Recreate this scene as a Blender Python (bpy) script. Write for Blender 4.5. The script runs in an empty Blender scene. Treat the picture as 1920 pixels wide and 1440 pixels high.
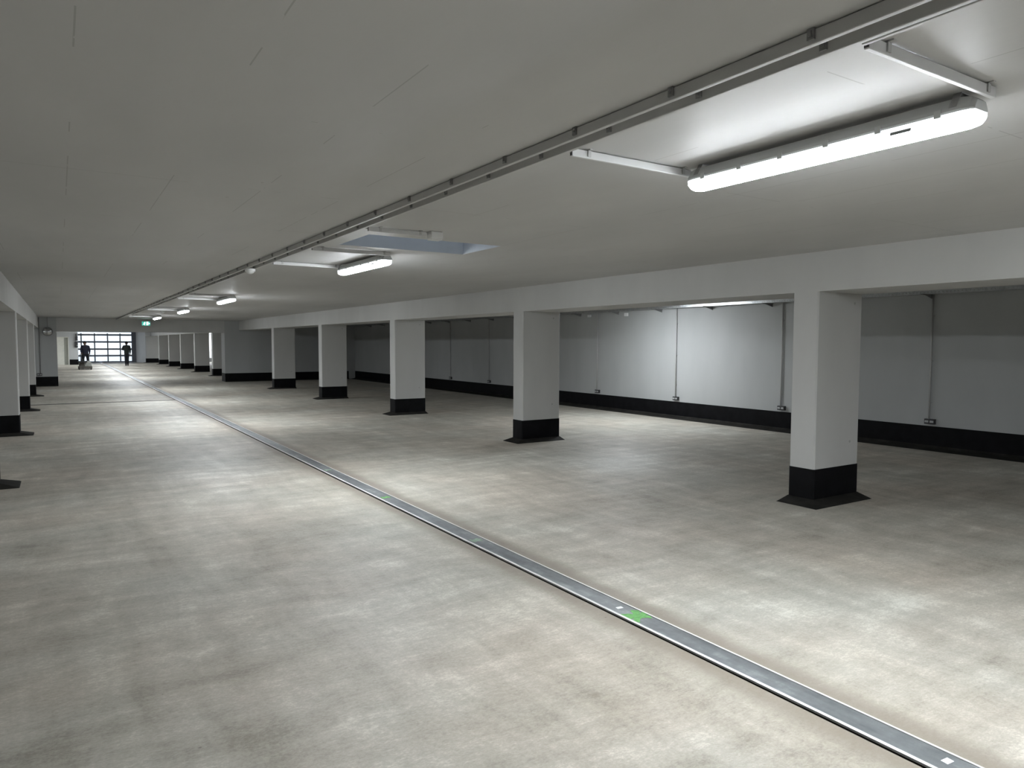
import bpy, bmesh, math, random
from mathutils import Vector, Matrix

random.seed(7)
C = bpy.context.scene.collection
SC = bpy.context.scene
PI = math.pi

# ------------------------------------------------------------------ helpers
class MB:
    """collects shapes into one mesh object"""
    def __init__(self):
        self.bm = bmesh.new()
    def box(self, x0, x1, y0, y1, z0, z1):
        v = [self.bm.verts.new(p) for p in ((x0,y0,z0),(x1,y0,z0),(x1,y1,z0),(x0,y1,z0),(x0,y0,z1),(x1,y0,z1),(x1,y1,z1),(x0,y1,z1))]
        for f in ((3,2,1,0),(4,5,6,7),(0,1,5,4),(1,2,6,5),(2,3,7,6),(3,0,4,7)):
            self.bm.faces.new([v[i] for i in f])
        return self
    def tube(self, p0, p1, r, seg=12, r1=None):
        p0, p1 = Vector(p0), Vector(p1)
        r1 = r if r1 is None else r1
        d = (p1-p0).normalized()
        a = d.orthogonal().normalized(); b = d.cross(a)
        A, B = [], []
        for i in range(seg):
            t = 2*PI*i/seg
            o = a*math.cos(t)+b*math.sin(t)
            A.append(self.bm.verts.new(p0+o*r)); B.append(self.bm.verts.new(p1+o*r1))
        for i in range(seg):
            j = (i+1) % seg
            self.bm.faces.new((A[i],A[j],B[j],B[i]))
        self.bm.faces.new(A[::-1]); self.bm.faces.new(B)
        return self
    def prism(self, pts, z0, z1):
        a = [self.bm.verts.new((x,y,z0)) for x,y in pts]; b = [self.bm.verts.new((x,y,z1)) for x,y in pts]
        n = len(pts)
        for i in range(n):
            j = (i+1) % n
            self.bm.faces.new((a[i],a[j],b[j],b[i]))
        self.bm.faces.new(a[::-1]); self.bm.faces.new(b)
        return self
    def loft(self, rings, cap=True):
        R = [[self.bm.verts.new(p) for p in r] for r in rings]
        n = len(R[0])
        for A, B in zip(R, R[1:]):
            for i in range(n):
                j = (i+1) % n
                self.bm.faces.new((A[i],A[j],B[j],B[i]))
        if cap:
            self.bm.faces.new(R[0][::-1]); self.bm.faces.new(R[-1])
        return self
    def ball(self, c, rx, ry, rz, seg=16, rings=10, zmin=-1.0):
        m = Matrix.Translation(c) @ Matrix.Diagonal((rx,ry,rz,1))
        r = bmesh.ops.create_uvsphere(self.bm, u_segments=seg, v_segments=rings, radius=1, matrix=m)
        return self
    def face(self, pts):
        self.bm.faces.new([self.bm.verts.new(p) for p in pts]); return self
    def build(self, name, mat, parent=None, smooth=False, bevel=0, loc=None):
        bmesh.ops.recalc_face_normals(self.bm, faces=self.bm.faces)
        me = bpy.data.meshes.new(name); self.bm.to_mesh(me); self.bm.free()
        me.materials.append(mat)
        if smooth:
            for p in me.polygons: p.use_smooth = True
        o = bpy.data.objects.new(name, me); C.objects.link(o)
        if parent is not None: o.parent = parent
        if loc: o.location = loc
        if bevel:
            b = o.modifiers.new('bevel', 'BEVEL'); b.width = bevel; b.segments = 2; b.limit_method = 'ANGLE'
        return o

def tag(o, label=None, cat=None, group=None, kind=None):
    if label: o['label'] = label
    if cat: o['category'] = cat
    if group: o['group'] = group
    if kind: o['kind'] = kind
    return o

def thing(name, label, cat, loc=(0,0,0), rz=0, group=None):
    o = bpy.data.objects.new(name, None); C.objects.link(o)
    o.empty_display_size = .1
    o.location = loc; o.rotation_euler = (0,0,rz)
    return tag(o, label, cat, group, 'thing')

def structure(o):
    o['kind'] = 'structure'; return o

def dup(root, loc, label, rz=None):
    r = root.copy(); C.objects.link(r); r.location = loc; r['label'] = label
    if rz is not None: r.rotation_euler = (0,0,rz)
    for ch in list(root.children):
        c = ch.copy(); C.objects.link(c); c.parent = r
        for g in ch.children:
            d = g.copy(); C.objects.link(d); d.parent = c
    return r

# ------------------------------------------------------------------ materials
def newmat(name):
    m = bpy.data.materials.new(name); m.use_nodes = True
    nt = m.node_tree
    return m, nt, nt.nodes['Principled BSDF']

def N(nt, t, **kw):
    n = nt.nodes.new(t)
    for k, v in kw.items(): setattr(n, k, v)
    return n

def noise(nt, vec, scale, detail=4, rough=.55):
    n = N(nt, 'ShaderNodeTexNoise'); n.inputs['Scale'].default_value = scale
    n.inputs['Detail'].default_value = detail; n.inputs['Roughness'].default_value = rough
    nt.links.new(vec, n.inputs['Vector']); return n.outputs['Fac']

def mapped(nt, vec, scale=(1,1,1), rot=(0,0,0), loc=(0,0,0)):
    m = N(nt, 'ShaderNodeMapping')
    m.inputs['Scale'].default_value = scale; m.inputs['Rotation'].default_value = rot; m.inputs['Location'].default_value = loc
    nt.links.new(vec, m.inputs['Vector']); return m.outputs['Vector']

def ramp(nt, fac, stops):
    r = N(nt, 'ShaderNodeValToRGB')
    el = r.color_ramp.elements
    while len(el) < len(stops): el.new(.5)
    for e, (p, c) in zip(el, stops):
        e.position = p; e.color = (*c, 1) if len(c) == 3 else c
    nt.links.new(fac, r.inputs['Fac']); return r.outputs['Color']

def math_(nt, op, a, b=None, clamp=False):
    n = N(nt, 'ShaderNodeMath', operation=op, use_clamp=clamp)
    for i, v in enumerate((a, b)):
        if v is None: continue
        if isinstance(v, (int, float)): n.inputs[i].default_value = v
        else: nt.links.new(v, n.inputs[i])
    return n.outputs[0]

def mixc(nt, fac, a, b, blend='MIX'):
    n = N(nt, 'ShaderNodeMix', data_type='RGBA', blend_type=blend)
    for i, v in ((0, fac), (6, a), (7, b)):
        if isinstance(v, (int, float)): n.inputs[i].default_value = v
        elif isinstance(v, tuple): n.inputs[i].default_value = (*v, 1)
        else: nt.links.new(v, n.inputs[i])
    return n.outputs[2]

def pos(nt):
    return N(nt, 'ShaderNodeNewGeometry').outputs['Position']

def bump(nt, h, strength, dist, bsdf):
    b = N(nt, 'ShaderNodeBump'); b.inputs['Strength'].default_value = strength; b.inputs['Distance'].default_value = dist
    nt.links.new(h, b.inputs['Height']); nt.links.new(b.outputs['Normal'], bsdf.inputs['Normal'])

def simple(name, col, rough=.6, metal=0, var=.0, scale=8, spec=.5):
    m, nt, b = newmat(name)
    b.inputs['Roughness'].default_value = rough; b.inputs['Metallic'].default_value = metal
    b.inputs['Specular IOR Level'].default_value = spec
    if var:
        f = noise(nt, pos(nt), scale, 5)
        lo = tuple(max(0, c*(1-var)) for c in col); hi = tuple(min(1, c*(1+var)) for c in col)
        nt.links.new(ramp(nt, f, [(.3, lo), (.7, hi)]), b.inputs['Base Color'])
    else:
        b.inputs['Base Color'].default_value = (*col, 1)
    return m

def emit(name, col, strength):
    m, nt, b = newmat(name)
    b.inputs['Base Color'].default_value = (*col, 1)
    b.inputs['Emission Color'].default_value = (*col, 1)
    b.inputs['Emission Strength'].default_value = strength
    b.inputs['Roughness'].default_value = .4
    return m

def make_floor_mat():
    m, nt, b = newmat('screeded concrete')
    P = pos(nt)
    def wob(amt, sc):
        n = N(nt, 'ShaderNodeTexNoise'); n.inputs['Scale'].default_value = sc; n.inputs['Detail'].default_value = 3
        nt.links.new(P, n.inputs['Vector'])
        v = N(nt, 'ShaderNodeVectorMath', operation='MULTIPLY_ADD')
        nt.links.new(n.outputs['Color'], v.inputs[0]); v.inputs[1].default_value = (amt,amt,0); nt.links.new(P, v.inputs[2])
        return v.outputs[0]
    W = wob(.5, .8)
    big = noise(nt, mapped(nt, W, (.45,.6,1)), 1.0, 4, .6)
    mid = noise(nt, P, 2.6, 7, .7)
    trans = noise(nt, mapped(nt, W, (.8,5.0,1), (0,0,.04)), 1.0, 6, .65)      # float strokes across the aisle
    longi = noise(nt, mapped(nt, W, (5.0,.35,1), (0,0,.02)), 1.0, 5, .65)    # roller tracks along it
    fine = noise(nt, mapped(nt, P, (26,44,1), (0,0,.08)), 1.0, 5, .75)
    grit = noise(nt, mapped(nt, P, (70,110,1)), 1.0, 3, .7)
    s = math_(nt, 'ADD', math_(nt, 'MULTIPLY', big, .17), math_(nt, 'MULTIPLY', mid, .22))
    s = math_(nt, 'ADD', s, math_(nt, 'MULTIPLY', trans, .17))
    s = math_(nt, 'ADD', s, math_(nt, 'MULTIPLY', longi, .14))
    s = math_(nt, 'ADD', s, math_(nt, 'MULTIPLY', fine, .17))
    s = math_(nt, 'ADD', s, math_(nt, 'MULTIPLY', grit, .13))
    col = ramp(nt, s, [(.41, (.25,.229,.197)), (.468, (.362,.337,.298)), (.522, (.448,.422,.378)), (.59, (.67,.64,.585))])
    # slightly warmer and cooler patches
    tint = noise(nt, P, .55, 3)
    col = mixc(nt, 1.0, col, ramp(nt, tint, [(.35, (1.0,.965,.92)), (.65, (.97,1.0,.985))]), 'MULTIPLY')
    # brown grout bands along the drain
    sep = N(nt, 'ShaderNodeSeparateXYZ'); nt.links.new(P, sep.inputs[0])
    x = math_(nt, 'ADD', sep.outputs['X'], math_(nt, 'MULTIPLY', math_(nt, 'SUBTRACT', noise(nt, P, 3.0, 3), .5), .10))
    d = math_(nt, 'ABSOLUTE', math_(nt, 'SUBTRACT', x, 2.85))
    band = N(nt, 'ShaderNodeMapRange'); band.interpolation_type = 'SMOOTHSTEP'
    for k, v in (('From Min', .14), ('From Max', .30), ('To Min', 1.0), ('To Max', 0.0)): band.inputs[k].default_value = v
    nt.links.new(d, band.inputs['Value'])
    fb = math_(nt, 'MULTIPLY', band.outputs[0], math_(nt, 'ADD', .30, math_(nt, 'MULTIPLY', mid, .9), clamp=True))
    col = mixc(nt, fb, col, (.23,.195,.16))
    # tiny dark specks
    sp = N(nt, 'ShaderNodeTexVoronoi'); sp.inputs['Scale'].default_value = 3.1; nt.links.new(P, sp.inputs['Vector'])
    dot = math_(nt, 'LESS_THAN', sp.outputs['Distance'], .02)
    col = mixc(nt, math_(nt, 'MULTIPLY', dot, .5), col, (.1,.09,.08))
    nt.links.new(col, b.inputs['Base Color'])
    r = N(nt, 'ShaderNodeMapRange'); r.inputs['To Min'].default_value = .66; r.inputs['To Max'].default_value = .40
    nt.links.new(big, r.inputs['Value']); nt.links.new(r.outputs[0], b.inputs['Roughness'])
    b.inputs['Specular IOR Level'].default_value = .35
    bump(nt, math_(nt, 'ADD', fine, mid), .12, .01, b)
    return m

def make_ceiling_mat():
    m, nt, b = newmat('painted formwork concrete')
    P = pos(nt)
    sep = N(nt, 'ShaderNodeSeparateXYZ'); nt.links.new(P, sep.inputs[0])
    def joints(axis, off, step, w):
        f = math_(nt, 'FRACT', math_(nt, 'DIVIDE', math_(nt, 'SUBTRACT', sep.outputs[axis], off), step))
        e = math_(nt, 'MINIMUM', f, math_(nt, 'SUBTRACT', 1.0, f))
        return math_(nt, 'LESS_THAN', e, w/step)
    brk = math_(nt, 'GREATER_THAN', noise(nt, P, .9, 2), .52)
    wob = noise(nt, P, 2.5, 4)
    j = math_(nt, 'MAXIMUM', joints('X', .065, .5, .0028), math_(nt, 'MULTIPLY', joints('Y', 1.51, 1.5, .003), brk))
    j = math_(nt, 'MULTIPLY', math_(nt, 'MULTIPLY', j, brk), math_(nt, 'GREATER_THAN', wob, .42))
    var = noise(nt, mapped(nt, P, (1,.4,1)), 1.2, 5)
    col = ramp(nt, var, [(.3, (.46,.46,.457)), (.7, (.525,.523,.517))])
    col = mixc(nt, math_(nt, 'MULTIPLY', j, .38), col, (.18,.175,.16))
    sp = N(nt, 'ShaderNodeTexVoronoi'); sp.inputs['Scale'].default_value = 1.7; nt.links.new(P, sp.inputs['Vector'])
    col = mixc(nt, math_(nt, 'MULTIPLY', math_(nt, 'LESS_THAN', sp.outputs['Distance'], .02), .4), col, (.25,.24,.22))
    nt.links.new(col, b.inputs['Base Color'])
    b.inputs['Roughness'].default_value = .55
    b.inputs['Specular IOR Level'].default_value = .3
    h = math_(nt, 'SUBTRACT', noise(nt, mapped(nt, P, (18,2.5,1)), 1.0, 3), math_(nt, 'MULTIPLY', j, 2.0))
    bump(nt, h, .18, .004, b)
    return m

def make_wall_mat(name, col, streak=.0):
    m, nt, b = newmat(name)
    P = pos(nt)
    v = noise(nt, mapped(nt, P, (1.2,1.2,.5)), 1.3, 5)
    lo = tuple(c*.94 for c in col); hi = tuple(min(1,c*1.03) for c in col)
    c = ramp(nt, v, [(.3, lo), (.7, hi)])
    nt.links.new(c, b.inputs['Base Color'])
    b.inputs['Roughness'].default_value = .6; b.inputs['Specular IOR Level'].default_value = .3
    bump(nt, noise(nt, P, 14, 4), .08, .004, b)
    return m

def make_black_mat(name, col, rough):
    m, nt, b = newmat(name)
    P = pos(nt)
    v = noise(nt, P, 6, 5)
    nt.links.new(ramp(nt, v, [(.35, tuple(c*.7 for c in col)), (.7, tuple(c*1.5 for c in col))]), b.inputs['Base Color'])
    b.inputs['Roughness'].default_value = rough; b.inputs['Specular IOR Level'].default_value = .12
    bump(nt, noise(nt, P, 30, 3), .15, .004, b)
    return m

M = {}
M['floor'] = make_floor_mat()
M['ceiling'] = make_ceiling_mat()
M['wall'] = make_wall_mat('white wall paint', (.43,.44,.44))
M['walldaylit'] = make_wall_mat('wall paint lightened as daylit', (.74,.74,.74))  # same wall paint, lightened to stand for daylight beside the gate
M['plug'] = simple('grey formwork plug', (.36,.36,.35), .7)
M['pillar'] = make_wall_mat('white pillar paint', (.52,.52,.51))
M['black'] = make_black_mat('black bitumen paint', (.0045,.0045,.0055), .6)
M['flash'] = make_black_mat('bitumen flashing', (.020,.019,.017), .8)
M['trench'] = simple('trench darkened as shaded', (.02,.018,.015), .9, var=.3)  # shade inside the drain slot is put into this colour
M['plate'] = None
M['darksteel'] = simple('dark steel strip', (.035,.033,.030), .7, var=.3)
M['rail'] = simple('pale zinc edge', (.70,.70,.68), .45, var=.12, scale=5)
M['pipe'] = simple('grey plastic conduit', (.46,.46,.455), .4, var=.03)
M['clip'] = simple('dark grey clip', (.22,.22,.22), .5)
M['whiteplastic'] = simple('white plastic', (.80,.81,.81), .4)
M['railwhite'] = simple('off-white plastic trunking', (.58,.58,.58), .4, var=.03)
M['housing'] = simple('light grey polycarbonate', (.60,.61,.61), .4)
M['steel'] = simple('spring steel', (.55,.55,.56), .35, metal=1)
M['galv'] = simple('galvanised steel', (.62,.64,.65), .32, metal=1, var=.15, scale=20)
M['socket'] = simple('anthracite plastic', (.035,.035,.037), .5)
M['socketlid'] = simple('grey socket lid', (.42,.43,.43), .5)
def make_glow(name, power):
    # an LED batten: the strip inside is aimed down, so the flanks of the cover are dimmer than its underside
    m, nt, b = newmat(name)
    b.inputs['Base Color'].default_value = (.8,.82,.84,1); b.inputs['Roughness'].default_value = .4
    b.inputs['Emission Color'].default_value = (.91,.96,1.0,1)
    sep = N(nt, 'ShaderNodeSeparateXYZ')
    nt.links.new(N(nt, 'ShaderNodeNewGeometry').outputs['Normal'], sep.inputs[0])
    dn = math_(nt, 'MAXIMUM', math_(nt, 'MULTIPLY', sep.outputs['Z'], -1.0), 0.0)
    nt.links.new(math_(nt, 'ADD', 3.5, math_(nt, 'MULTIPLY', math_(nt, 'MAXIMUM', math_(nt, 'SUBTRACT', dn, .3), 0.0), power/.7)), b.inputs['Emission Strength'])
    return m
M['glow'] = make_glow('lit diffuser', 225.0)
M['glowstrong'] = make_glow('strongly lit diffuser', 400.0)
M['glowfar'] = make_glow('lit far diffuser', 270.0)
M['glowweak'] = make_glow('weakly lit diffuser', 80.0)
M['label'] = simple('silver rating label', (.25,.26,.27), .5)
M['sticker'] = simple('white sticker', (.85,.86,.88), .6)
M['green'] = simple('green marking paint', (.15,.37,.12), .7, var=.25, scale=40)
M['greenfaint'] = simple('worn green marking paint', (.30,.40,.31), .7, var=.25, scale=40)
M['navy'] = simple('dark navy cloth', (.020,.022,.040), .9, var=.3, scale=25)
M['darkcloth'] = simple('dark work trousers', (.016,.018,.024), .9, var=.3, scale=25)
M['green_cloth'] = simple('dark green work jacket', (.016,.022,.020), .9, var=.3, scale=25)
M['skin'] = simple('skin', (.15,.09,.065), .55, var=.08)  # darkened, the backlit shade is put into the colour
M['hair'] = simple('dark hair', (.008,.007,.006), .9)
M['shoe'] = simple('black shoe leather', (.012,.012,.012), .5)
M['rubber'] = simple('black rubber', (.014,.014,.014), .7)
M['machinegrey'] = simple('grey machine plastic', (.22,.225,.205), .5, var=.3)
M['machinedark'] = simple('brown grey machine skirt', (.07,.064,.054), .7, var=.35)
M['doorwhite'] = simple('off-white door paint', (.62,.62,.56), .5, var=.04)
M['doorgrey'] = simple('grey door paint', (.33,.34,.30), .5, var=.04)
M['gateframe'] = simple('dark gate aluminium', (.13,.14,.17), .45, var=.1)
M['shaft'] = simple('shaft lining tinted as daylit', (.50,.53,.565), .6, var=.04)  # the blue cast of daylight is put into the lining colour
M['asphalt'] = simple('pale driveway paving', (.55,.56,.58), .9, var=.15, scale=3)
M['mirror'] = simple('mirror glass', (.45,.46,.46), .15, metal=1)

def make_plate():
    m, nt, b = newmat('worn zinc drain cover')
    P = pos(nt)
    a = noise(nt, mapped(nt, P, (9,1.3,1)), 1.0, 5, .6); c = noise(nt, P, 9, 6, .65)
    s = math_(nt, 'ADD', math_(nt, 'MULTIPLY', a, .6), math_(nt, 'MULTIPLY', c, .4))
    nt.links.new(ramp(nt, s, [(.38, (.17,.18,.19)), (.55, (.27,.285,.295)), (.68, (.46,.48,.49))]), b.inputs['Base Color'])
    b.inputs['Metallic'].default_value = .45; b.inputs['Roughness'].default_value = .42
    bump(nt, c, .1, .003, b)
    return m
M['plate'] = make_plate()

def make_pane():
    m, nt, b = newmat('clear acrylic pane')
    nt.nodes.remove(b)
    t = N(nt, 'ShaderNodeBsdfTransparent'); t.inputs['Color'].default_value = (.93,.97,1,1)
    d = N(nt, 'ShaderNodeBsdfTranslucent'); d.inputs['Color'].default_value = (.9,.93,.97,1)
    g = N(nt, 'ShaderNodeBsdfGlossy'); g.inputs['Roughness'].default_value = .1
    m1 = N(nt, 'ShaderNodeMixShader'); m1.inputs[0].default_value = .35
    nt.links.new(t.outputs[0], m1.inputs[1]); nt.links.new(d.outputs[0], m1.inputs[2])
    m2 = N(nt, 'ShaderNodeMixShader'); m2.inputs[0].default_value = .05
    nt.links.new(m1.outputs[0], m2.inputs[1]); nt.links.new(g.outputs[0], m2.inputs[2])
    nt.links.new(m2.outputs[0], nt.nodes['Material Output'].inputs['Surface'])
    return m
M['pane'] = make_pane()

def make_rooflight():
    m, nt, b = newmat('tinted rooflight')
    nt.nodes.remove(b)
    t = N(nt, 'ShaderNodeBsdfTransparent'); t.inputs['Color'].default_value = (.165,.182,.21,1)
    nt.links.new(t.outputs[0], nt.nodes['Material Output'].inputs['Surface'])
    return m
M['rooflight'] = make_rooflight()

# ------------------------------------------------------------------ dimensions
ZC, ZB, ZK, ZT = 2.546, 2.151, .352, 2.04        # ceiling, beam soffit, black band, cross beam soffit
XR0, XR1 = 6.421, 7.177                          # right pillar row
XL0, XL1 = -1.367, -.611                         # left pillar row
XW = 11.477                                      # right wall
YT = 31.434                                      # cross beam / middle walls
D0, D1 = 2.750, 2.945                            # drain trench
YS = 22.1                                        # cross slot

# ------------------------------------------------------------------ floor
f = MB()
t = .12
f.box(-6.2, D0, -9.2, YS-.08, -t, 0); f.box(-6.2, D0, YS+.08, 69.0, -t, 0)
f.box(D1, 12.0, -9.2, 69.0, -t, 0)
structure(f.build('floor', M['floor']))

# drain channel with parts
dr = thing('drain_channel', 'long narrow steel drain running down the middle of the concrete floor', 'floor drain', (0,0,0))
MB().box(D0, D1, -9.2, 62.0, -.115, -.10).build('trench_bottom', M['trench'], dr)
b = MB().box(D0+.024, D0+.044, -9.2, 62.0, -.006, .004); b.build('edge_rail', M['rail'], dr)
MB().box(D0+.026, D0+.044, -9.2, 62.0, -.10, -.006).build('trench_side', M['trench'], dr)  # dark face standing for the shade in the slot
b = MB().box(D1-.012, D1, -9.2, 62.0, -.10, .004); b.build('edge_rail', M['rail'], dr)
MB().box(D0+.046, D1-.014, -9.2, 62.0, -.02, .0015).build('cover_plate', M['plate'], dr)
MB().box(D0-.001, D0+.006, -9.2, 62.0, -.10, -.004).build('trench_side', M['trench'], dr)
# markings on the covers
def cross(y, s, mat, x=2.857):
    m = MB()
    for q, a in enumerate((.75, -.6, 0.05)):
        ca, sa = math.cos(a)*s, math.sin(a)*s; w = s*.22
        px, py = -math.sin(a)*w, math.cos(a)*w
        pts = []
        for i in range(9):
            u = -1 + i/4; ww = 1+.35*math.sin(7*u+3*a)
            pts.append((x+ca*u*.8+px*ww, y+sa*u*1.1+py*ww))
        for i in range(8, -1, -1):
            u = -1 + i/4; ww = 1+.35*math.cos(6*u+2*a)
            pts.append((x+ca*u*.8-px*ww, y+sa*u*1.1-py*ww))
        m.prism(pts, .0016, .0022+q*.0004)
    return tag(m.build('paint_mark', mat, dr), 'green sprayed paint mark')
cross(3.10, .098, M['green'])
cross(5.03, .06, M['greenfaint']); cross(6.95, .06, M['green']); cross(8.86, .06, M['greenfaint'])
for (x, y) in ((2.862, 3.255), (2.874, 1.347)):
    s = MB().prism([(x-.022,y-.012),(x+.02,y-.016),(x+.024,y+.012),(x-.018,y+.016)], .0016, .0024)
    tag(s.build('sticker', M['sticker'], dr), 'small white sticker')

# cross slot drain
sl = thing('slot_drain', 'thin dark slot drain crossing the left floor to the long drain', 'floor drain', (0,YS,0))
MB().box(-6.2, D0-.002, -.078, .078, -.12, -.10).build('slot_bottom', M['trench'], sl)
MB().box(-6.2, D0-.002, -.066, .066, -.03, .001).build('cover_strip', M['darksteel'], sl)
for s in (-1, 1):
    MB().box(-6.2, D0-.002, s*.073-.004, s*.073+.004, -.10, .003).build('edge_rail', M['darksteel'], sl)

# ------------------------------------------------------------------ ceiling with skylight opening
SX0, SX1, SY0, SY1 = 2.25, 3.58, 5.81, 6.57
c = MB()
c.box(-6.2, SX0, -9.2, 69, ZC, ZC+.22); c.box(SX1, 12, -9.2, 69, ZC, ZC+.22)
c.box(SX0, SX1, -9.2, SY0, ZC, ZC+.22); c.box(SX0, SX1, SY1, 69, ZC, ZC+.22)
structure(c.build('ceiling', M['ceiling']))
w = MB(); zt = ZC+.48; q = .05
e = .006; zb_ = ZC+.001
w.box(SX0-q, SX0+e, SY0-q, SY1+q, ZC+.23, zt); w.box(SX1-e, SX1+q, SY0-q, SY1+q, ZC+.23, zt)
w.box(SX0+e, SX1-e, SY0-q, SY0+e, ZC+.23, zt); w.box(SX0+e, SX1-e, SY1-e, SY1+q, ZC+.23, zt)
w.box(SX0+.001, SX0+e, SY0+.001, SY1-.001, zb_, ZC+.23); w.box(SX1-e, SX1-.001, SY0+.001, SY1-.001, zb_, ZC+.23)
w.box(SX0+e, SX1-e, SY0+.001, SY0+e, zb_, ZC+.23); w.box(SX0+e, SX1-e, SY1-e, SY1-.001, zb_, ZC+.23)
w1 = structure(w.build('window_1', M['shaft']))
MB().face([(SX0-q,SY0-q,zt+.004),(SX1+q,SY0-q,zt+.004),(SX1+q,SY1+q,zt+.004),(SX0-q,SY1+q,zt+.004)]).build('pane', M['rooflight'], w1)
fr = MB()
fr.box(SX0-q, SX1+q, SY0-q, SY0+.03, zt+.01, zt+.05); fr.box(SX0-q, SX1+q, SY1-.03, SY1+q, zt+.01, zt+.05)
fr.build('window_frame', M['whiteplastic'], w1)

# ------------------------------------------------------------------ walls
def wallblk(name, x0, x1, y0, y1, z1=ZC, z0=0):
    return structure(MB().box(x0, x1, y0, y1, z0, z1).build(name, M['wall']))
wallblk('wall_right', XW, XW+.25, -9.2, 69)
wallblk('wall_left', -6.2, -6.0, -9.2, 69)
wallblk('wall_back', -6.0, XW, -9.2, -9.0)
wallblk('wall_middle_right', 5.836, XW, YT, YT+.71)
wallblk('wall_middle_left', -6.0, -.05, YT, YT+.71)
# black bitumen band and flashing at the walls
def band(name, x0, x1, y0, y1, side, fl=.24):
    """side: which faces get band: list of ('x-',), coordinates of wall block"""
    m = MB(); e = .005
    if side == 'right':
        m.box(x0-e, x0+.01, y0, y1, 0, ZK)
        o = structure(m.build(name, M['black']))
        k = MB().loft([[(x0-e,y,.05),(x0-.06,y,.02),(x0-fl,y,.004),(x0-fl-.05,y,.0),(x0-e,y,.0)] for y in (y0,y1)])
        k.build('flashing', M['flash'], o)
        return o
    if side == 'front':
        m.box(x0-e, x1+e, y0-e, y1+e, 0, ZK)
        o = structure(m.build(name, M['black']))
        k = MB().loft([[(x,y0-e,.03),(x,y0-.14,.004),(x,y0-.16,0),(x,y0-e,0)] for x in (x0-e,x1+e)])
        k.build('flashing', M['flash'], o)
        return o
band('baseboard_right', XW, XW, -9.0, YT-.01, 'right')
band('baseboard_right_far', XW, XW, YT+.72, 64.9, 'right', .1)
band('baseboard_middle_right', 5.836, XW-.32, YT, YT+.71, 'front')
band('baseboard_middle_left', -6.0, -.05, YT, YT+.71, 'front')

# far end: left wall with doorway, gate wall
w = MB()
w.box(-6.0, -.35, 61, 61.2, 0, ZC); w.box(.60, 1.2, 61, 61.2, 0, ZC); w.box(-.35, .60, 61, 61.2, 2.0, ZC)
w.box(1.05, 1.2, 61.2, 66.3, 0, ZC)
structure(w.build('wall_far_left', M['wall']))
w = MB()
w.box(1.05, 1.297, 66.3, 66.6, 0, ZC); w.box(1.297, 5.40, 66.3, 66.6, 2.50, ZC); w.box(6.7, XW, 64.8, 65.1, 0, ZC)
w.prism([(5.40,66.3),(5.95,64.8),(6.70,64.8),(6.70,66.6),(5.40,66.6)], 0, ZC)  # jamb splay shaped to catch daylight from the gate
structure(w.build('wall_far_right', M['walldaylit']))
structure(MB().box(.655, 1.205, 60.99, 61.21, 0, .385).build('baseboard_far_left', M['black']))
structure(MB().box(7.0, XW-.01, 64.79, 64.82, 0, .33).build('baseboard_far_right', simple('grey base paint', (.12,.12,.12), .6)))
d2 = structure(MB().box(-.37, -.33, 60.98, 61.2, 0, 2.0).box(.58, .62, 60.98, 61.2, 0, 2.0).box(-.37, .62, 60.98, 61.2, 1.98, 2.02).build('door_2', M['doorwhite']))
MB().box(-.33, .33, 61.10, 61.15, 0, 1.98).build('door_leaf', M['doorwhite'], d2)
MB().box(.33, .58, 61.12, 61.15, 0, 1.98).build('door_leaf', M['doorgrey'], d2)
MB().box(.27, .30, 61.04, 61.10, 1.0, 1.12).build('door_handle', M['steel'], d2)

# sectional gate
GY = 66.4
g = MB()
g.box(5.08, 5.40, 66.33, 66.5, 0, 2.52); g.box(1.23, 1.30, 66.25, 66.5, 0, 2.52); g.box(1.23, 5.40, 66.31, 66.5, 2.46, 2.52)
gate = structure(g.build('door_1', M['gateframe']))
rails_z = [.06, .58, 1.11, 1.69, 2.26]
for z in rails_z:
    h = .085
    MB().box(1.30, 5.08, GY-.03, GY+.03, z-h, z+h*.6).build('rail', M['gateframe'], gate)
divs = [1.30, 1.53, 2.45, 3.365, 4.26, 5.08]
zs = rails_z + [2.46]
for za, zb in zip(zs, zs[1:]):
    for xd in divs[1:-1]:
        MB().box(xd-.045, xd+.045, GY-.025, GY+.025, za+.051, zb-.085).build('mullion', M['gateframe'], gate)
    for xa, xb in zip(divs, divs[1:]):
        MB().box(xa, xb, GY-.006, GY+.006, za, zb).build('pane', M['pane'], gate)
structure(MB().box(-20, 30, 66.6, 110, -.14, -.02).build('ground', M['asphalt']))

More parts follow.
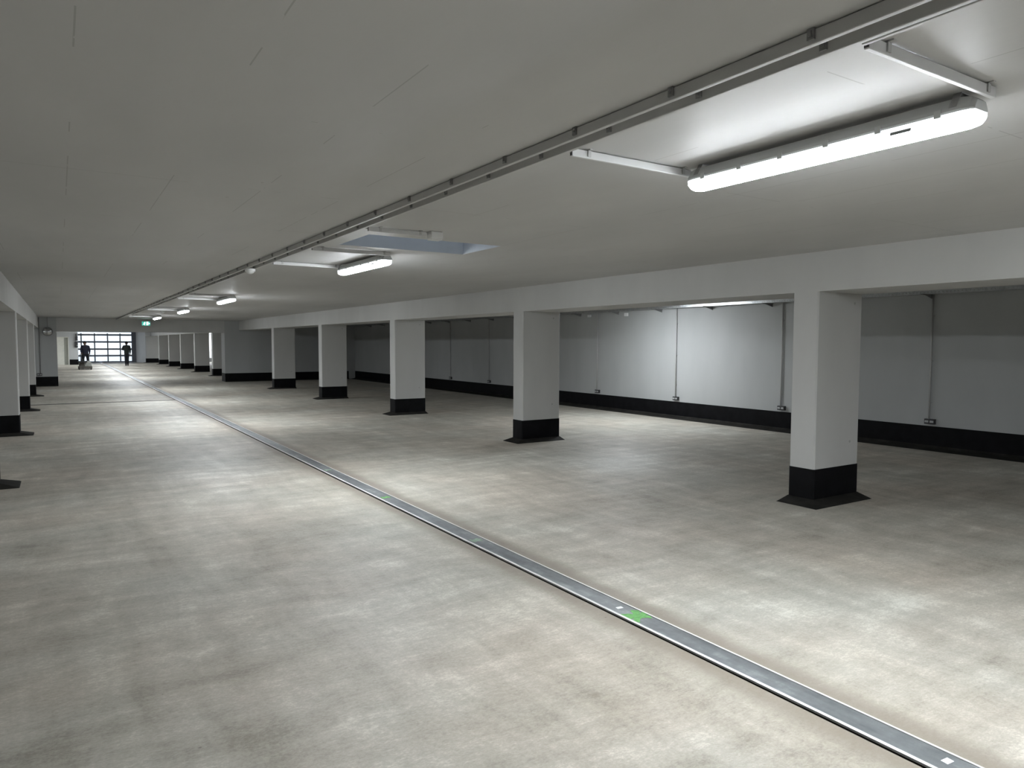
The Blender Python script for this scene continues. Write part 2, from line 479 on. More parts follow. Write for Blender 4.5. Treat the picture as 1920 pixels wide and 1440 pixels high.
# ------------------------------------------------------------------ pillars
def chamfered(x0, x1, y0, y1, c):
    return [(x0+c,y0),(x1-c,y0),(x1,y0+c),(x1,y1-c),(x1-c,y1),(x0+c,y1),(x0,y1-c),(x0,y0+c)]
def make_pillar(label, group, side, loc, w=.756, d=.292, zt=ZB, plugs=True):
    """origin at the aisle-side front corner on the floor; side = +1 when the pillar extends to +x"""
    r = thing('concrete_pillar', label, 'pillar', loc, 0, group)
    x0, x1 = (0, w) if side > 0 else (-w, 0)
    sh = MB().prism(chamfered(x0, x1, 0, d, .014), 0, zt)
    sh.build('shaft', M['pillar'], r)
    e = .004
    MB().prism(chamfered(x0-e, x1+e, -e, d+e, .014), .0, ZK).build('base_band', M['black'], r)
    oa, of, ob = .20, .17, .0
    a0, a1 = (x0-oa, x1+ob) if side > 0 else (x0-ob, x1+oa)
    k = MB()
    k.loft([[(a0,-of,.001),(a1,-of,.001),(a1,d+ob,.001),(a0,d+ob,.001)],
            [(a0+.015,-of+.015,.010),(a1-.012,-of+.015,.010),(a1-.012,d+ob-.012,.010),(a0+.015,d+ob-.012,.010)],
            [(x0-e,-e,.045),(x1+e,-e,.045),(x1+e,d+e,.045),(x0-e,d+e,.045)]])
    k.build('base_flashing', M['flash'], r)
    if plugs:
        for (px, pz) in ((.62, 2.05), (.60, .60)):
            xx = px if side > 0 else -px
            MB().tube((xx, .004, pz), (xx, -.0015, pz), .014, 12).build('formwork_plug', M['plug'], r)
    return r

GR = 'white pillars with black bases along the right beam'
p1 = make_pillar('nearest white pillar on the right, large, with black base before the right wall', GR, 1, (XR0, 4.375, 0))
dup(p1, (XR0, 9.752, 0), 'second white pillar on the right, left of the brightly lit wall bay')
dup(p1, (XR0, 15.016, 0), 'third white pillar from the front in the right row')
dup(p1, (XR0, 20.341, 0), 'fourth white pillar from the front in the right row')
dup(p1, (XR0, 25.777, 0), 'fifth right row pillar, just before the dark cross wall')
GL = 'white pillars along the left edge'
l0 = make_pillar('nearest left pillar, only its black base flashing peeks in at the picture edge', GL, -1, (XL1, 9.72, 0))
dup(l0, (XL1, 15.039, 0), 'large white pillar at the left picture edge with its black base')
dup(l0, (XL1, 20.282, 0), 'second visible left pillar, narrow strip behind the large left one')
dup(l0, (XL1, 25.68, 0), 'farthest left pillar, narrow strip just before the left cross wall')
GF = 'far pillars beyond the cross beam'
names = ['first white pillar beyond the cross beam, half hidden by the cross wall end',
         'second white pillar beyond the cross beam, beside the bright slit',
         'third white pillar beyond the cross beam',
         'fourth white pillar beyond the cross beam',
         'fifth white pillar beyond the cross beam']
fp = make_pillar(names[0], GF, 1, (6.34, 37.2, 0), plugs=False)
for n, y in zip(names[1:], (42.6, 48.0, 53.5, 59.2)):
    dup(fp, (6.34, y, 0), n)
make_pillar('farthest white pillar, wide, standing at the right of the glazed gate', GF, 1, (5.93, 64.3, 0), w=1.05, plugs=False)

# ------------------------------------------------------------------ beams
def beam(label, x0, x1, y0, y1, z0):
    o = MB().box(x0, x1, y0, y1, z0, ZC).build('ceiling_beam', M['pillar'])
    return tag(o, label, 'beam', None, 'thing')
beam('long white concrete beam over the right pillar row', XR0, XR1, -9.0, YT, ZB)
beam('long white concrete beam over the left pillar row', XL0, XL1, -9.0, YT, ZB)
beam('grey concrete cross beam spanning the aisle at the far end', -.05, 5.836, YT, YT+.71, ZT)
beam('white concrete beam over the far pillars beyond the cross beam', 6.34, 7.096, YT+.71, 64.8, ZB)

# ------------------------------------------------------------------ lamps
LAMP_L = 1.385
def make_lamp(label, loc, rz=0, full=True, glow='glow'):
    """linear batten; origin at the ceiling above its middle; runs along y"""
    r = thing('ceiling_lamp', label, 'lamp', loc, rz, 'linear batten lamps under the ceiling')
    L = LAMP_L/2
    def prof(s, zs, up):
        pts = []
        if up:      # housing trough: narrow top, wide rim
            base = [(-.062,-.077),(-.067,-.070),(-.062,-.056),(-.042,-.022),(.042,-.022),(.062,-.056),(.067,-.070),(.062,-.077)]
            return [(x*s, -.077+(z+.077)*zs) for x, z in base]
        n = 10
        for i in range(n+1):
            a = PI*i/n
            pts.append((-.062*s*math.cos(a), -.077-.053*zs*math.sin(a)**.6))
        return pts
    ys = [(-L,.72,.62),(-L+.015,.90,.88),(-L+.05,1,1),(L-.05,1,1),(L-.015,.90,.88),(L,.72,.62)]
    MB().loft([[(x,y,z) for x, z in prof(s, zz, True)] for y, s, zz in ys]).build('housing', M['housing'], r, bevel=0)
    o = MB().loft([[(x,y,z-.0005) for x, z in prof(s, zz, False)] for y, s, zz in ys]).build('diffuser', M[glow], r)
    if full:
        for k in range(6):
            y = -L+.12+k*(2*L-.24)/5
            for s in (-1, 1):
                m = MB().box(min(s*.060,s*.070), max(s*.060,s*.070), y-.012, y+.012, -.086, -.058)
                m.build('clip', M['housing'], r)
        for y in (-L+.07, L-.07):
            m = MB().box(-.028, .028, y-.014, y+.014, -.004, 0)
            for s in (-1, 1):
                m.loft([[(s*.026,y-.014,-.002),(s*.029,y-.014,-.002),(s*.029,y+.014,-.002),(s*.026,y+.014,-.002)],
                        [(s*.062,y-.014,-.058),(s*.065,y-.014,-.058),(s*.065,y+.014,-.058),(s*.062,y+.014,-.058)]])
            m.build('bracket', M['steel'], r)
        lab = MB().box(-.0635, -.0585, -L+.22, -L+.30, -.106, -.094)
        lab.build('rating_label', M['label'], r)
    return r

LX = 2.845
lamps = [('nearest linear ceiling lamp, large and bright at the upper right', 1.995),
         ('second linear ceiling lamp, beyond the skylight opening', 7.52),
         ('third linear ceiling lamp down the aisle', 15.1),
         ('fourth linear ceiling lamp down the aisle', 20.9),
         ('fifth linear ceiling lamp down the aisle, nearest the exit sign', 26.9)]
la = make_lamp(lamps[0][0], (LX, lamps[0][1], ZC))
for n, y in lamps[1:]:
    dup(la, (LX, y, ZC), n)
# far and hidden lamps, and unseen ones added to light the garage
lf = make_lamp('distant linear ceiling lamp glinting above the glazed gate', (LX, 59.3, ZC), full=False, glow='glowfar')
ls = make_lamp('linear ceiling lamp in the right bay, hidden by the beam, lighting the wall', (9.75, 11.1, ZC), full=False, glow='glow')
make_lamp('added linear ceiling lamp over the aisle, unseen behind the viewpoint', (4.6, -1.4, ZC), full=False, glow='glowstrong')  # unseen lamp added to brighten the front of the nearest pillar
for n, y in (('first', 36.6), ('second', 42.2), ('third', 47.8), ('fourth', 53.4)):
    dup(lf, (LX, y, ZC), f'{n} linear ceiling lamp hidden beyond the cross beam')
lw = None  # left bay lamps are unseen, added to brighten the left floor
for y, w in ((1.2, 'beside the viewpoint'), (6.55, 'before the nearest left pillar'), (11.9, 'between the first two left pillars'),
             (17.25, 'between the second and third left pillars'), (22.6, 'between the last two left pillars'), (28.0, 'before the left cross wall')):
    n = f'added unseen linear ceiling lamp across the left bay {w}'
    if lw is None: lw = make_lamp(n, (-4.0, y, ZC), PI/2, False, 'glowweak')
    else: dup(lw, (-4.0, y, ZC), n, PI/2)
dup(lf, (-2.4, 57.5, ZC), 'added unseen linear ceiling lamp in the far left bay before the doorway wall')  # extra lamp added to brighten the doorway wall
dup(lf, (10.7, 63.3, ZC), 'linear ceiling lamp in the far right bay behind the bright slit')

# ------------------------------------------------------------------ conduits on the ceiling
def trunk_run(name, label, cat, x0, x1, y0, y1, h, clips, group=None):
    """rectangular trunking along y under the ceiling, with clip children"""
    xc = (x0+x1)/2; r = (x1-x0)/2
    t = thing(name, label, cat, (xc, 0, ZC), 0, group)
    MB().box(-r, r, y0, y1, -h, -.003).build('channel', M['pipe'], t, bevel=.003)
    c0 = None
    for y in clips:
        if c0 is None:
            m = MB().box(-r-.008, -r, -.012, .012, -h*.75, 0).box(-r-.014, -r-.006, -.005, .005, -h*.55, -h*.2)
            m.box(r, r+.004, -.012, .012, -h*.6, 0).box(-r-.008, r+.004, -.012, .012, -.0028, 0)
            c0 = m.build('clip', M['clip'], t); c0.location = (0, y, 0)
        else:
            c = c0.copy(); C.objects.link(c); c.parent = t; c.location = (0, y, 0)
    return t
trunk_run('ceiling_conduit', 'long grey conduit along the ceiling, left one of the pair', 'conduit', 1.893, 1.915, -8.8, YT-.02, .045,
         [1.335+.568*k for k in range(-5, 53)], 'pair of long ceiling conduits')
trunk_run('ceiling_conduit', 'long grey conduit along the ceiling, right one of the pair, nearer the lamps', 'conduit', 1.990, 2.012, -8.8, 25.2, .045,
         [1.36+.50*k for k in range(-5, 48)], 'pair of long ceiling conduits')
trunk_run('ceiling_conduit', 'short third conduit beside the pair, ending at the nearest lamp feed', 'conduit', 2.030, 2.046, -8.8, 1.265, .040,
         [-.5, .6])
cb = thing('ceiling_cable', 'thin pale cable beside the conduit pair beyond the first lamp', 'cable', (2.06, 0, ZC))
MB().tube((0,2.80,-.008), (0,5.42,-.008), .006, 8).build('cable_run', M['pipe'], cb, smooth=True)
for y in (3.3, 4.1, 4.9):
    MB().box(-.010, .010, y-.008, y+.008, -.016, 0).build('clip', M['clip'], cb)

def feed(label, y, x0, x1, group='short white lamp feed conduits'):
    t = thing('ceiling_lamp_conduit', label, 'conduit', (0, y, ZC), 0, group)
    z = -.0235
    MB().box(x0, x1, -.009, .009, -.042, -.005).build('channel', M['railwhite'], t, bevel=.003)
    MB().box(x0-.002, x0+.002, -.0075, .0075, -.038, -.009).build('open_end', M['socket'], t)
    MB().tube((x0-.05,0,-.012), (x0+.01,0,z), .005, 8).build('cable', M['clip'], t)
    for xc in (x0+.10, x1-.06):
        m = MB().box(xc-.009, xc+.009, -.014, -.009, -.034, 0).box(xc-.009, xc+.009, .009, .014, -.034, 0)
        m.box(xc-.009, xc+.009, -.030, .030, -.005, 0)
        m.build('clip', M['pipe'], t)
    return t
nth = ['nearest', 'second', 'third', 'fourth', 'fifth']
for n, (lab, y) in zip(nth, lamps):
    feed(f'white feed conduit at the near end of the {n} ceiling lamp', y-.725, 2.065, 2.855)
    feed(f'white feed conduit at the far end of the {n} ceiling lamp', y+.73, 2.065, 2.855)
feed('grey feed conduit crossing before the skylight to the white junction box', 5.40, 2.09, 2.60, group=None)

def ceiling_box(name, label, cat, loc, r, h):
    t = thing(name, label, cat, loc)
    MB().tube((0,0,0), (0,0,-h*.5), r, 20).build('base', M['whiteplastic'], t)
    MB().ball((0,0,-h*.5), r*.8, r*.8, h*.5).build('cap', M['whiteplastic'], t, smooth=True)
    return t
jb = thing('ceiling_junction_box', 'white junction box on the ceiling at the edge of the skylight', 'junction box', (2.67, 5.39, ZC))
MB().box(-.055, .055, -.045, .045, -.06, 0).build('body', M['whiteplastic'], jb, bevel=.006)
MB().box(-.05, .05, -.04, .04, -.068, -.06).build('lid', M['whiteplastic'], jb, bevel=.003)
ceiling_box('ceiling_motion_detector', 'round white motion sensor by the conduit pair before the second lamp conduit', 'sensor', (1.945, 8.85, ZC-.047), .06, .06)
ceiling_box('ceiling_motion_detector', 'small white motion sensor on the ceiling between the fourth and fifth lamps', 'sensor', (2.58, 23.0, ZC), .06, .07)

# ------------------------------------------------------------------ exit sign
ex = thing('exit_sign', 'small lit green exit sign hanging before the cross beam', 'exit sign', (2.90, 31.15, 2.28))
MB().box(-.15, .15, -.02, .02, 0, .17).build('case', M['whiteplastic'], ex)
MB().box(-.142, .142, -.024, -.020, .008, .162).build('green_panel', emit('lit green panel', (.04,.34,.27), 1.3), ex)
pic = MB()
def dsk(cx, cz, r): pic.tube((cx,-.0265,cz), (cx,-.024,cz), r, 14)
def bar(p, q, w):
    (x0,z0),(x1,z1) = p, q
    dx, dz = x1-x0, z1-z0; l = math.hypot(dx,dz); nx, nz = -dz/l*w/2, dx/l*w/2
    pts = [(x0+nx,z0+nz),(x1+nx,z1+nz),(x1-nx,z1-nz),(x0-nx,z0-nz)]
    a = [pic.bm.verts.new((x,-.0265,z)) for x,z in pts]; b2 = [pic.bm.verts.new((x,-.024,z)) for x,z in pts]
    for i in range(4):
        j = (i+1)%4; pic.bm.faces.new((a[i],a[j],b2[j],b2[i]))
    pic.bm.faces.new(a); pic.bm.faces.new(b2[::-1])
dsk(-.038,.133,.013); bar((-.045,.118),(-.060,.072),.022); bar((-.048,.112),(-.022,.092),.010); bar((-.050,.112),(-.082,.098),.010)
bar((-.060,.076),(-.040,.052),.013); bar((-.040,.052),(-.046,.026),.012); bar((-.060,.074),(-.082,.050),.013); bar((-.082,.050),(-.104,.048),.011)
bar((.02,.02),(.02,.15),.006); bar((.02,.15),(.075,.15),.006); bar((.075,.15),(.075,.02),.006)
bar((.09,.085),(.125,.085),.012); bar((.108,.108),(.13,.085),.010); bar((.108,.062),(.13,.085),.010)
bar((.047,.03),(.047,.14),.045)
pic.build('pictogram', emit('lit white pictogram', (.85,1,.97), 3.0), ex)
for x in (-.11, .11):
    MB().tube((x,0,.17), (x,0,ZC-2.28), .005, 8).build('hanger', M['steel'], ex)

# ------------------------------------------------------------------ wall conduits, sockets, tray
gc, gs = 'vertical conduits on the right wall', 'twin sockets above the black base of the right wall'
where = ['right of nearest pillar', 'just left of nearest pillar', 'middle of the brightly lit bay',
         'left in the brightly lit bay', 'behind second pillar', 'right one in dark bay', 'left one in dark bay']
c0 = s0 = None
for k, (wh, y) in enumerate(zip(where, (5.83, 8.54, 11.26, 13.97, 16.65, 19.34, 21.96))):
    if c0 is None:
        c0 = thing('wall_conduit', f'thin vertical conduit on the right wall, {wh}', 'conduit', (XW, y, .47), 0, gc)
        MB().tube((-.022,0,-.03), (-.022,0,1.93), .0125, 12).build('pipe', M['pipe'], c0, smooth=True)
        for z in (.25, .9, 1.6):
            m = MB().box(-.026, 0, -.018, .018, z-.009, z+.009); m.build('clip', M['pipe'], c0)
        s0 = thing('twin_socket', f'dark twin socket low on the right wall, {wh}', 'socket', (XW, y-.02, .425), 0, gs)
        MB().box(-.052, 0, -.078, .078, -.04, .04).build('housing', M['socket'], s0, bevel=.004)
        for yy in (-.038, .038):
            MB().box(-.060, -.050, yy-.028, yy+.028, -.016, .016).build('lid', M['socketlid'], s0, bevel=.002)
    else:
        dup(c0, (XW, y, .47), f'thin vertical conduit on the right wall, {wh}')
        dup(s0, (XW, y-.02, .425), f'dark twin socket low on the right wall, {wh}')
TX0, TX1 = 11.18, 11.40
tr = thing('cable_tray', 'perforated metal cable tray under the ceiling along the right wall', 'cable tray', (0, 0, 2.40))
y0, y1 = -8.9, YT-.02
for x in (TX0, TX1):
    m = MB()
    m.box(x-.001, x+.001, y0, y1, 0, .012); m.box(x-.001, x+.001, y0, y1, .040, .056)
    y = y0
    while y < y1:
        m.box(x-.001, x+.001, y, y+.030, .010, .042); y += .055
    m.build('side_rail', M['galv'], tr)
m = MB()
y = y0
while y < y1:
    m.box(TX0, TX1, y, y+.034, -.001, .001); y += .055
m.box(TX0+.05, TX0+.07, y0, y1, -.0015, .0012); m.box(TX1-.07, TX1-.05, y0, y1, -.0015, .0012)
m.build('perforated_floor', M['galv'], tr)
b0 = None
for k in range(-6, 17):
    y = 5.85+1.47*k
    if b0 is None:
        m = MB().box(TX0-.02, XW-.001, -.02, .02, -.012, -.002)
        m.loft([[(TX1-.16,-.003,-.012),(XW-.001,-.003,-.012),(XW-.001,-.003,-.07)],[(TX1-.16,.003,-.012),(XW-.001,.003,-.012),(XW-.001,.003,-.07)]])
        b0 = m.build('bracket', M['clip'], tr); b0.location = (0, y, 0)
    else:
        c = b0.copy(); C.objects.link(c); c.parent = tr; c.location = (0, y, 0)
for k, (y, h, wd) in enumerate(((12.9, .075, .05), (14.3, .06, .05))):
    o = MB().box(-wd, 0, -wd, wd, -h, 0).build('wall_mounted_box', M['whiteplastic'], None, bevel=.004)
    o.location = (XW-.012+.012, y, 2.36)
    tag(o, ('small pale junction box high on the right wall, left of the bright patch',
            'small pale junction box high on the right wall, beside the second pillar')[k], 'junction box', None, 'thing')

# left cross wall fittings
lc = thing('wall_conduit', 'thin vertical conduit on the left cross wall', 'conduit', (-.595, YT, .47))
MB().tube((0,-.022,0), (0,-.022,2.07), .014, 12).build('pipe', M['clip'], lc, smooth=True)
for z in (.3, 1.1, 1.8):
    MB().box(-.02, .02, -.026, 0, z-.01, z+.01).build('clip', M['clip'], lc)
so = thing('twin_socket', 'small dark socket above the black base of the left cross wall', 'socket', (-.62, YT, .435))
MB().box(-.08, .08, -.055, 0, -.045, .045).build('housing', M['socket'], so, bevel=.004)
for xx in (-.038, .038):
    MB().box(xx-.028, xx+.028, -.062, -.053, -.016, .016).build('lid', M['socketlid'], so)
mi = thing('traffic_mirror', 'round grey mirror on a thin pole high before the left cross wall', 'mirror', (-.33, YT-.16, 2.02))
m = MB()
rings = []
for i in range(7):
    a = (PI/2)*i/6*.98
    rings.append([(.15*math.cos(a)*math.cos(t), -.05*math.sin(a), .15*math.cos(a)*math.sin(t)) for t in [2*PI*j/28 for j in range(28)]])
m.loft(rings); m.build('dome', M['mirror'], mi, smooth=True)
m = MB(); rr = []
for i in range(29):
    a = 2*PI*i/28
    rr.append([((.155+.012*math.cos(t))*math.cos(a), .012*math.sin(t), (.155+.012*math.cos(t))*math.sin(a)) for t in [2*PI*j/8 for j in range(8)]])
m.loft(rr, cap=False); m.build('rim', M['clip'], mi, smooth=True)
MB().tube((0,.03,-.10), (0,.03,ZC-2.02), .010, 10).build('pole', M['clip'], mi)

# gate fittings on the left of the gate
gb = thing('wall_mounted_control_box', 'black control box on the white wall left of the gate', 'control box', (1.09, 61.0, 1.48))
MB().box(-.09, .09, -.12, 0, -.20, .20).build('case', M['black'], gb, bevel=.008)
MB().box(-.07, .07, -.13, -.12, -.16, .16).build('cover', M['socket'], gb)
MB().tube((.05,-.135,-.08), (.05,-.125,-.08), .015, 12).build('button', M['whiteplastic'], gb)
gm = thing('gate_motor', 'grey gate motor above the black control box left of the gate', 'motor', (1.11, 61.0, 1.78))
MB().box(-.08, .08, -.14, 0, 0, .26).build('housing', M['socket'], gm, bevel=.01)
MB().tube((.0,-.07,.26), (.0,-.07,.48), .045, 14).build('motor_can', M['socket'], gm)
MB().tube((-.06,-.03,0), (-.06,-.03,-.10), .01, 8).build('cable', M['rubber'], gm)

# ------------------------------------------------------------------ floor machine
mc = thing('floor_machine', 'low grey walk-behind floor cleaning machine before the left person', 'floor machine', (1.31, 49.7, 0))
MB().prism(chamfered(-.36,.36,-.28,.42,.06), .05, .20).build('skirt', M['machinedark'], mc, bevel=.01)
MB().loft([[(-.02,-.22,.20),(.34,-.22,.20),(.34,.38,.20),(-.02,.38,.20)],
           [(-.01,-.18,.44),(.31,-.18,.44),(.31,.36,.44),(-.01,.36,.44)],
           [(.02,-.12,.52),(.27,-.12,.52),(.27,.32,.52),(.02,.32,.52)]]).build('tank', M['machinegrey'], mc, bevel=.015)
MB().loft([[(-.32,-.20,.20),(-.03,-.20,.20),(-.03,.36,.20),(-.32,.36,.20)],
           [(-.29,-.16,.42),(-.04,-.16,.42),(-.04,.34,.42),(-.29,.34,.42)]]).build('motor_cover', M['machinedark'], mc, bevel=.015)
MB().box(-.39, .10, -.32, -.19, .45, .52).box(-.20, -.03, -.25, -.10, .515, .64).build('hood', M['rubber'], mc, bevel=.01)
for x in (-.31, .31):
    MB().tube((x-.03,.30,.09), (x+.03,.30,.09), .09, 18).build('wheel', M['rubber'], mc)
    MB().tube((x-.025,-.24,.05), (x+.025,-.24,.05), .05, 14).build('castor', M['rubber'], mc)
h = MB()
for x in (-.20, .20):
    h.tube((x,.36,.45), (x*1.1,.66,.93), .016, 10)
h.tube((-.24,.66,.93), (.24,.66,.93), .018, 10)
h.build('handlebar', M['rubber'], mc)

# ------------------------------------------------------------------ people
def skin_mesh(name, verts, edges, radii, mat, parent, sub=1, root=0):
    me = bpy.data.meshes.new(name)
    me.from_pydata(verts, edges, [])
    o = bpy.data.objects.new(name, me); C.objects.link(o)
    mod = o.modifiers.new('skin', 'SKIN'); mod.use_smooth_shade = True
    if not me.skin_vertices: pass
    for i, r in enumerate(radii):
        rr = (r, r) if isinstance(r, (int, float)) else r
        me.skin_vertices[0].data[i].radius = rr
        me.skin_vertices[0].data[i].use_root = (i == root)
    s = o.modifiers.new('sub', 'SUBSURF'); s.levels = sub; s.render_levels = sub
    bpy.context.view_layer.update()
    dg = bpy.context.evaluated_depsgraph_get()
    nm = bpy.data.meshes.new_from_object(o.evaluated_get(dg))
    bpy.data.objects.remove(o); bpy.data.meshes.remove(me)
    nm.name = name; nm.materials.clear(); nm.materials.append(mat)
    for p in nm.polygons: p.use_smooth = True
    o = bpy.data.objects.new(name, nm); C.objects.link(o); o.parent = parent
    return o

def person(label, loc, rz, J, jacket, trousers):
    """J: joint positions (front = -y), metres"""
    r = thing('person', label, 'person', loc, rz)
    V, E, R, idx = [], [], [], {}
    def add(k, p, rad, link=None):
        idx[k] = len(V); V.append(Vector(p)); R.append(rad)
        if link: E.append((idx[link], idx[k]))
    add('pelvis', J['pelvis'], (.145,.105))
    add('waist', J['waist'], (.13,.095), 'pelvis'); add('chest', J['chest'], (.155,.11), 'waist')
    add('neck0', J['neck0'], (.07,.065), 'chest'); add('neck', J['neck'], .055, 'neck0')
    add('jaw', J['jaw'], (.066,.076), 'neck'); add('face', J['face'], (.088,.100), 'jaw'); add('crown', J['crown'], (.078,.090), 'face')
    for s in 'lr':
        add('hip'+s, J['hip'+s], .088, 'pelvis'); add('knee'+s, J['knee'+s], .058, 'hip'+s)
        add('ankle'+s, J['ankle'+s], .040, 'knee'+s)
        a = Vector(J['ankle'+s]); add('toe'+s, a+Vector((0,-.15,-.045)), (.040,.028), 'ankle'+s)
        add('sho'+s, J['sho'+s], .062, 'chest'); add('elb'+s, J['elb'+s], .044, 'sho'+s); add('wri'+s, J['wri'+s], .028, 'elb'+s)
        w = Vector(J['wri'+s]); d = Vector(J['hand'+s]).normalized()
        side = d.cross(Vector((0,-1,.2))).normalized()
        add('palm'+s, w+d*.07, (.030,.018), 'wri'+s)
        for i, (o_, l) in enumerate(((-.028,.065),(-.010,.078),(.010,.072),(.027,.055))):
            b0_ = w+d*.085+side*o_
            add(f'f{i}{s}', b0_+d*l*.5, .009, 'palm'+s)
            add(f'g{i}{s}', b0_+d*l+Vector((0,-.018,-.008)), .008, f'f{i}{s}')
        tb = w+d*.03-side*.03
        add('th'+s, tb-side*.016+d*.02, .011, 'wri'+s); add('ti'+s, tb-side*.022+d*.055, .009, 'th'+s)
    body = skin_mesh('body', V, E, R, M['skin'], r)
    fc = Vector(J['face']); 
    nb = MB().loft([[(fc.x-.014,fc.y-.086,fc.z-.028),(fc.x+.014,fc.y-.086,fc.z-.028),(fc.x,fc.y-.088,fc.z+.02)],
                    [(fc.x-.006,fc.y-.116,fc.z-.026),(fc.x+.006,fc.y-.116,fc.z-.026),(fc.x,fc.y-.094,fc.z+.014)]])
    nb.build('nose', M['skin'], body)
    for s in (-1, 1):
        MB().ball((fc.x+s*.030,fc.y-.083,fc.z+.012), .010, .007, .006, 10, 8).build('eye', M['hair'], body, smooth=True)
        MB().ball((fc.x+s*.078,fc.y+.005,fc.z-.005), .012, .022, .032, 10, 8).build('ear', M['skin'], body, smooth=True)
    MB().box(fc.x-.024, fc.x+.024, fc.y-.090, fc.y-.080, fc.z-.054, fc.z-.047).build('mouth', M['hair'], body)
    hb = MB(); hb.ball((fc.x, fc.y+.016, fc.z+.040), .096, .112, .098, 18, 12)
    bmesh.ops.delete(hb.bm, geom=[v for v in hb.bm.verts if v.co.z < fc.z+.035 and v.co.y < fc.y-.005 or v.co.z < fc.z-.05], context='VERTS')
    hb.build('hair', M['hair'], r, smooth=True)
    # jacket
    V2 = [J['pelvis'], J['waist'], J['chest'], J['neck0']]; V2 = [Vector(v) for v in V2]
    V2[3] = Vector(J['neck0'])+Vector((0,0,.03)); V2[0] = V2[0]+Vector((0,0,-.02)); V2.append(V2[0]+Vector((0,0,-.07)))
    E2 = [(0,1),(1,2),(2,3),(0,4)]; R2 = [(.182,.140),(.176,.135),(.190,.145),(.078,.075),(.176,.140)]
    for s in 'lr':
        n = len(V2); V2 += [Vector(J['sho'+s]), Vector(J['elb'+s]), Vector(J['wri'+s])]
        E2 += [(2,n),(n,n+1),(n+1,n+2)]; R2 += [.086,.064,.045]
    skin_mesh('jacket', V2, E2, R2, jacket, r, root=2)
    V3 = [Vector(J['pelvis']), Vector(J['waist'])]; E3 = [(0,1)]; R3 = [(.150,.115),(.150,.115)]
    for s in 'lr':
        n = len(V3); V3 += [Vector(J['hip'+s]), Vector(J['knee'+s]), Vector(J['ankle'+s])+Vector((0,0,-.035))]
        E3 += [(0,n),(n,n+1),(n+1,n+2)]; R3 += [.098,.080,.070]
    skin_mesh('trousers', V3, E3, R3, trousers, r)
    for s in 'lr':
        a = Vector(J['ankle'+s])
        MB().loft([[(a.x-.045,a.y+.07,0),(a.x+.045,a.y+.07,0),(a.x+.052,a.y-.10,0),(a.x+.035,a.y-.20,0),(a.x-.035,a.y-.20,0),(a.x-.052,a.y-.10,0)],
                   [(a.x-.045,a.y+.07,.05),(a.x+.045,a.y+.07,.05),(a.x+.050,a.y-.10,.05),(a.x+.032,a.y-.19,.045),(a.x-.032,a.y-.19,.045),(a.x-.050,a.y-.10,.05)],
                   [(a.x-.04,a.y+.06,.12),(a.x+.04,a.y+.06,.12),(a.x+.042,a.y-.04,.11),(a.x+.025,a.y-.12,.075),(a.x-.025,a.y-.12,.075),(a.x-.042,a.y-.04,.11)]]).build('shoe', M['shoe'], r, bevel=.008)
    return r

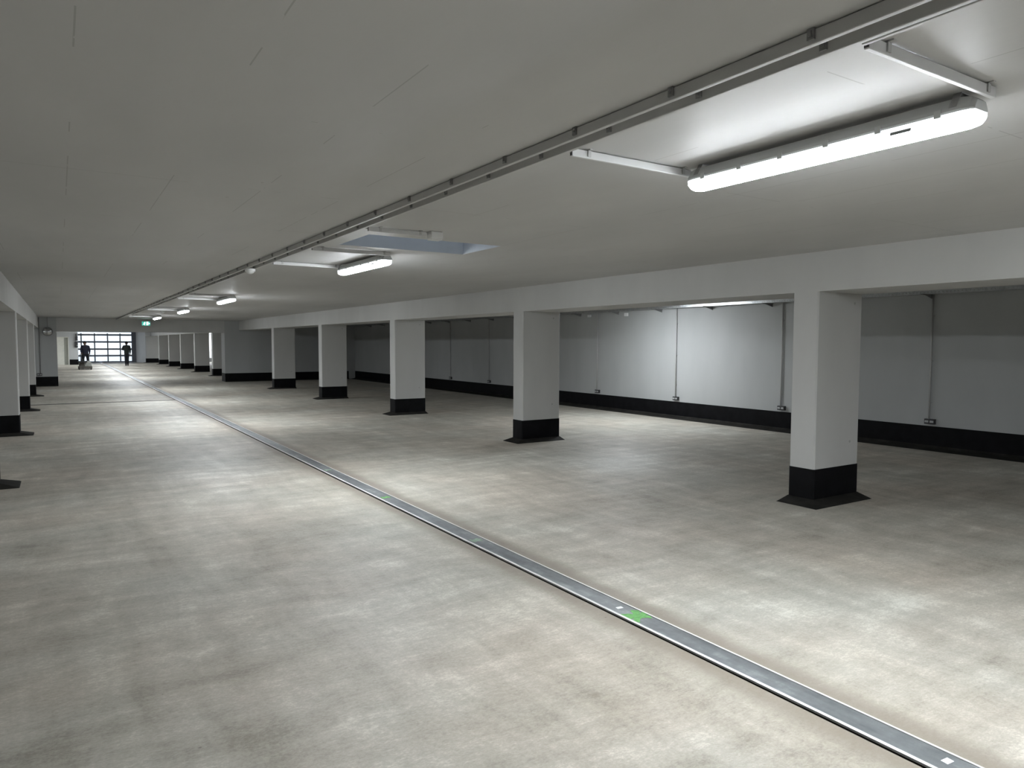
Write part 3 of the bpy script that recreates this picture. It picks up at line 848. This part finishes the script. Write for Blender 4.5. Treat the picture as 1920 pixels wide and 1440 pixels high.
base = dict(pelvis=(0,0,.93), waist=(0,0,1.08), chest=(0,.01,1.28), neck0=(0,.01,1.42), neck=(0,0,1.46), jaw=(0,-.015,1.51), face=(0,-.01,1.575), crown=(0,0,1.635))
J1 = dict(base)
J1.update(hipl=(-.075,0,.88), hipr=(.075,0,.88), kneel=(-.068,-.02,.49), kneer=(.068,-.02,.49), anklel=(-.062,.02,.09), ankler=(.062,.02,.09),
          shol=(-.185,.01,1.36), shor=(.185,.01,1.36), elbl=(-.225,.03,1.09), elbr=(.265,-.01,1.12), wril=(-.215,-.03,.84), wrir=(.10,-.22,1.12),
          handl=(.03,-.05,-1), handr=(-.9,-.2,0))
person('person in dark work clothes standing upright at the right of the glazed gate', (4.04, 57.0, 0), PI, J1, M['green_cloth'], M['darkcloth'])
J2 = dict(base)
J2.update(pelvis=(0,.06,.95), waist=(0,.05,1.09), chest=(0,0,1.29), neck0=(-.01,-.04,1.43), neck=(-.02,-.06,1.48), jaw=(-.02,-.09,1.515), face=(-.02,-.085,1.58), crown=(-.02,-.07,1.64),
          hipl=(-.10,.06,.90), hipr=(.10,.06,.90), kneel=(-.145,.04,.50), kneer=(.135,.04,.50), anklel=(-.15,.09,.09), ankler=(.14,.09,.09),
          shol=(-.18,0,1.37), shor=(.18,0,1.37), elbl=(-.215,.0,1.12), elbr=(.225,.0,1.12), wril=(-.20,-.14,.965), wrir=(.215,-.14,.965),
          handl=(.02,-.55,-.35), handr=(-.02,-.55,-.35))
person('person in dark navy jacket standing legs apart behind the floor machine', (1.37, 50.78, 0), 0, J2, M['navy'], M['darkcloth'])

# ------------------------------------------------------------------ world and camera
w = bpy.data.worlds.new('sky'); SC.world = w; w.use_nodes = True
bg = w.node_tree.nodes['Background']
bg.inputs['Color'].default_value = (.86,.93,1.0,1); bg.inputs['Strength'].default_value = 3.0

cam = bpy.data.cameras.new('camera'); co = bpy.data.objects.new('camera', cam); C.objects.link(co)
cam.sensor_fit = 'HORIZONTAL'; cam.sensor_width = 36.0; cam.lens = 36.0*1332.33/1920.0
cam.clip_start = .05; cam.clip_end = 300
yaw, pit, rol = math.radians(32.5122), math.radians(-3.2445), math.radians(.1584)
fw = Vector((math.sin(yaw)*math.cos(pit), math.cos(yaw)*math.cos(pit), math.sin(pit)))
rt = Vector((math.cos(yaw), -math.sin(yaw), 0)); up = rt.cross(fw)
r2 = rt*math.cos(rol)+up*math.sin(rol); u2 = -rt*math.sin(rol)+up*math.cos(rol)
m = Matrix((r2, u2, -fw)).transposed().to_4x4(); m.translation = (0,0,1.62)
co.matrix_world = m
SC.camera = co

SC.view_settings.view_transform = 'Standard'; SC.view_settings.look = 'None'
SC.view_settings.exposure = 0.0; SC.view_settings.gamma = 1.0
SC.view_settings.use_curve_mapping = False
try:
    SC.cycles.max_bounces = 10; SC.cycles.diffuse_bounces = 7; SC.cycles.use_denoising = True
    SC.cycles.sample_clamp_indirect = 8.0
except Exception:
    pass
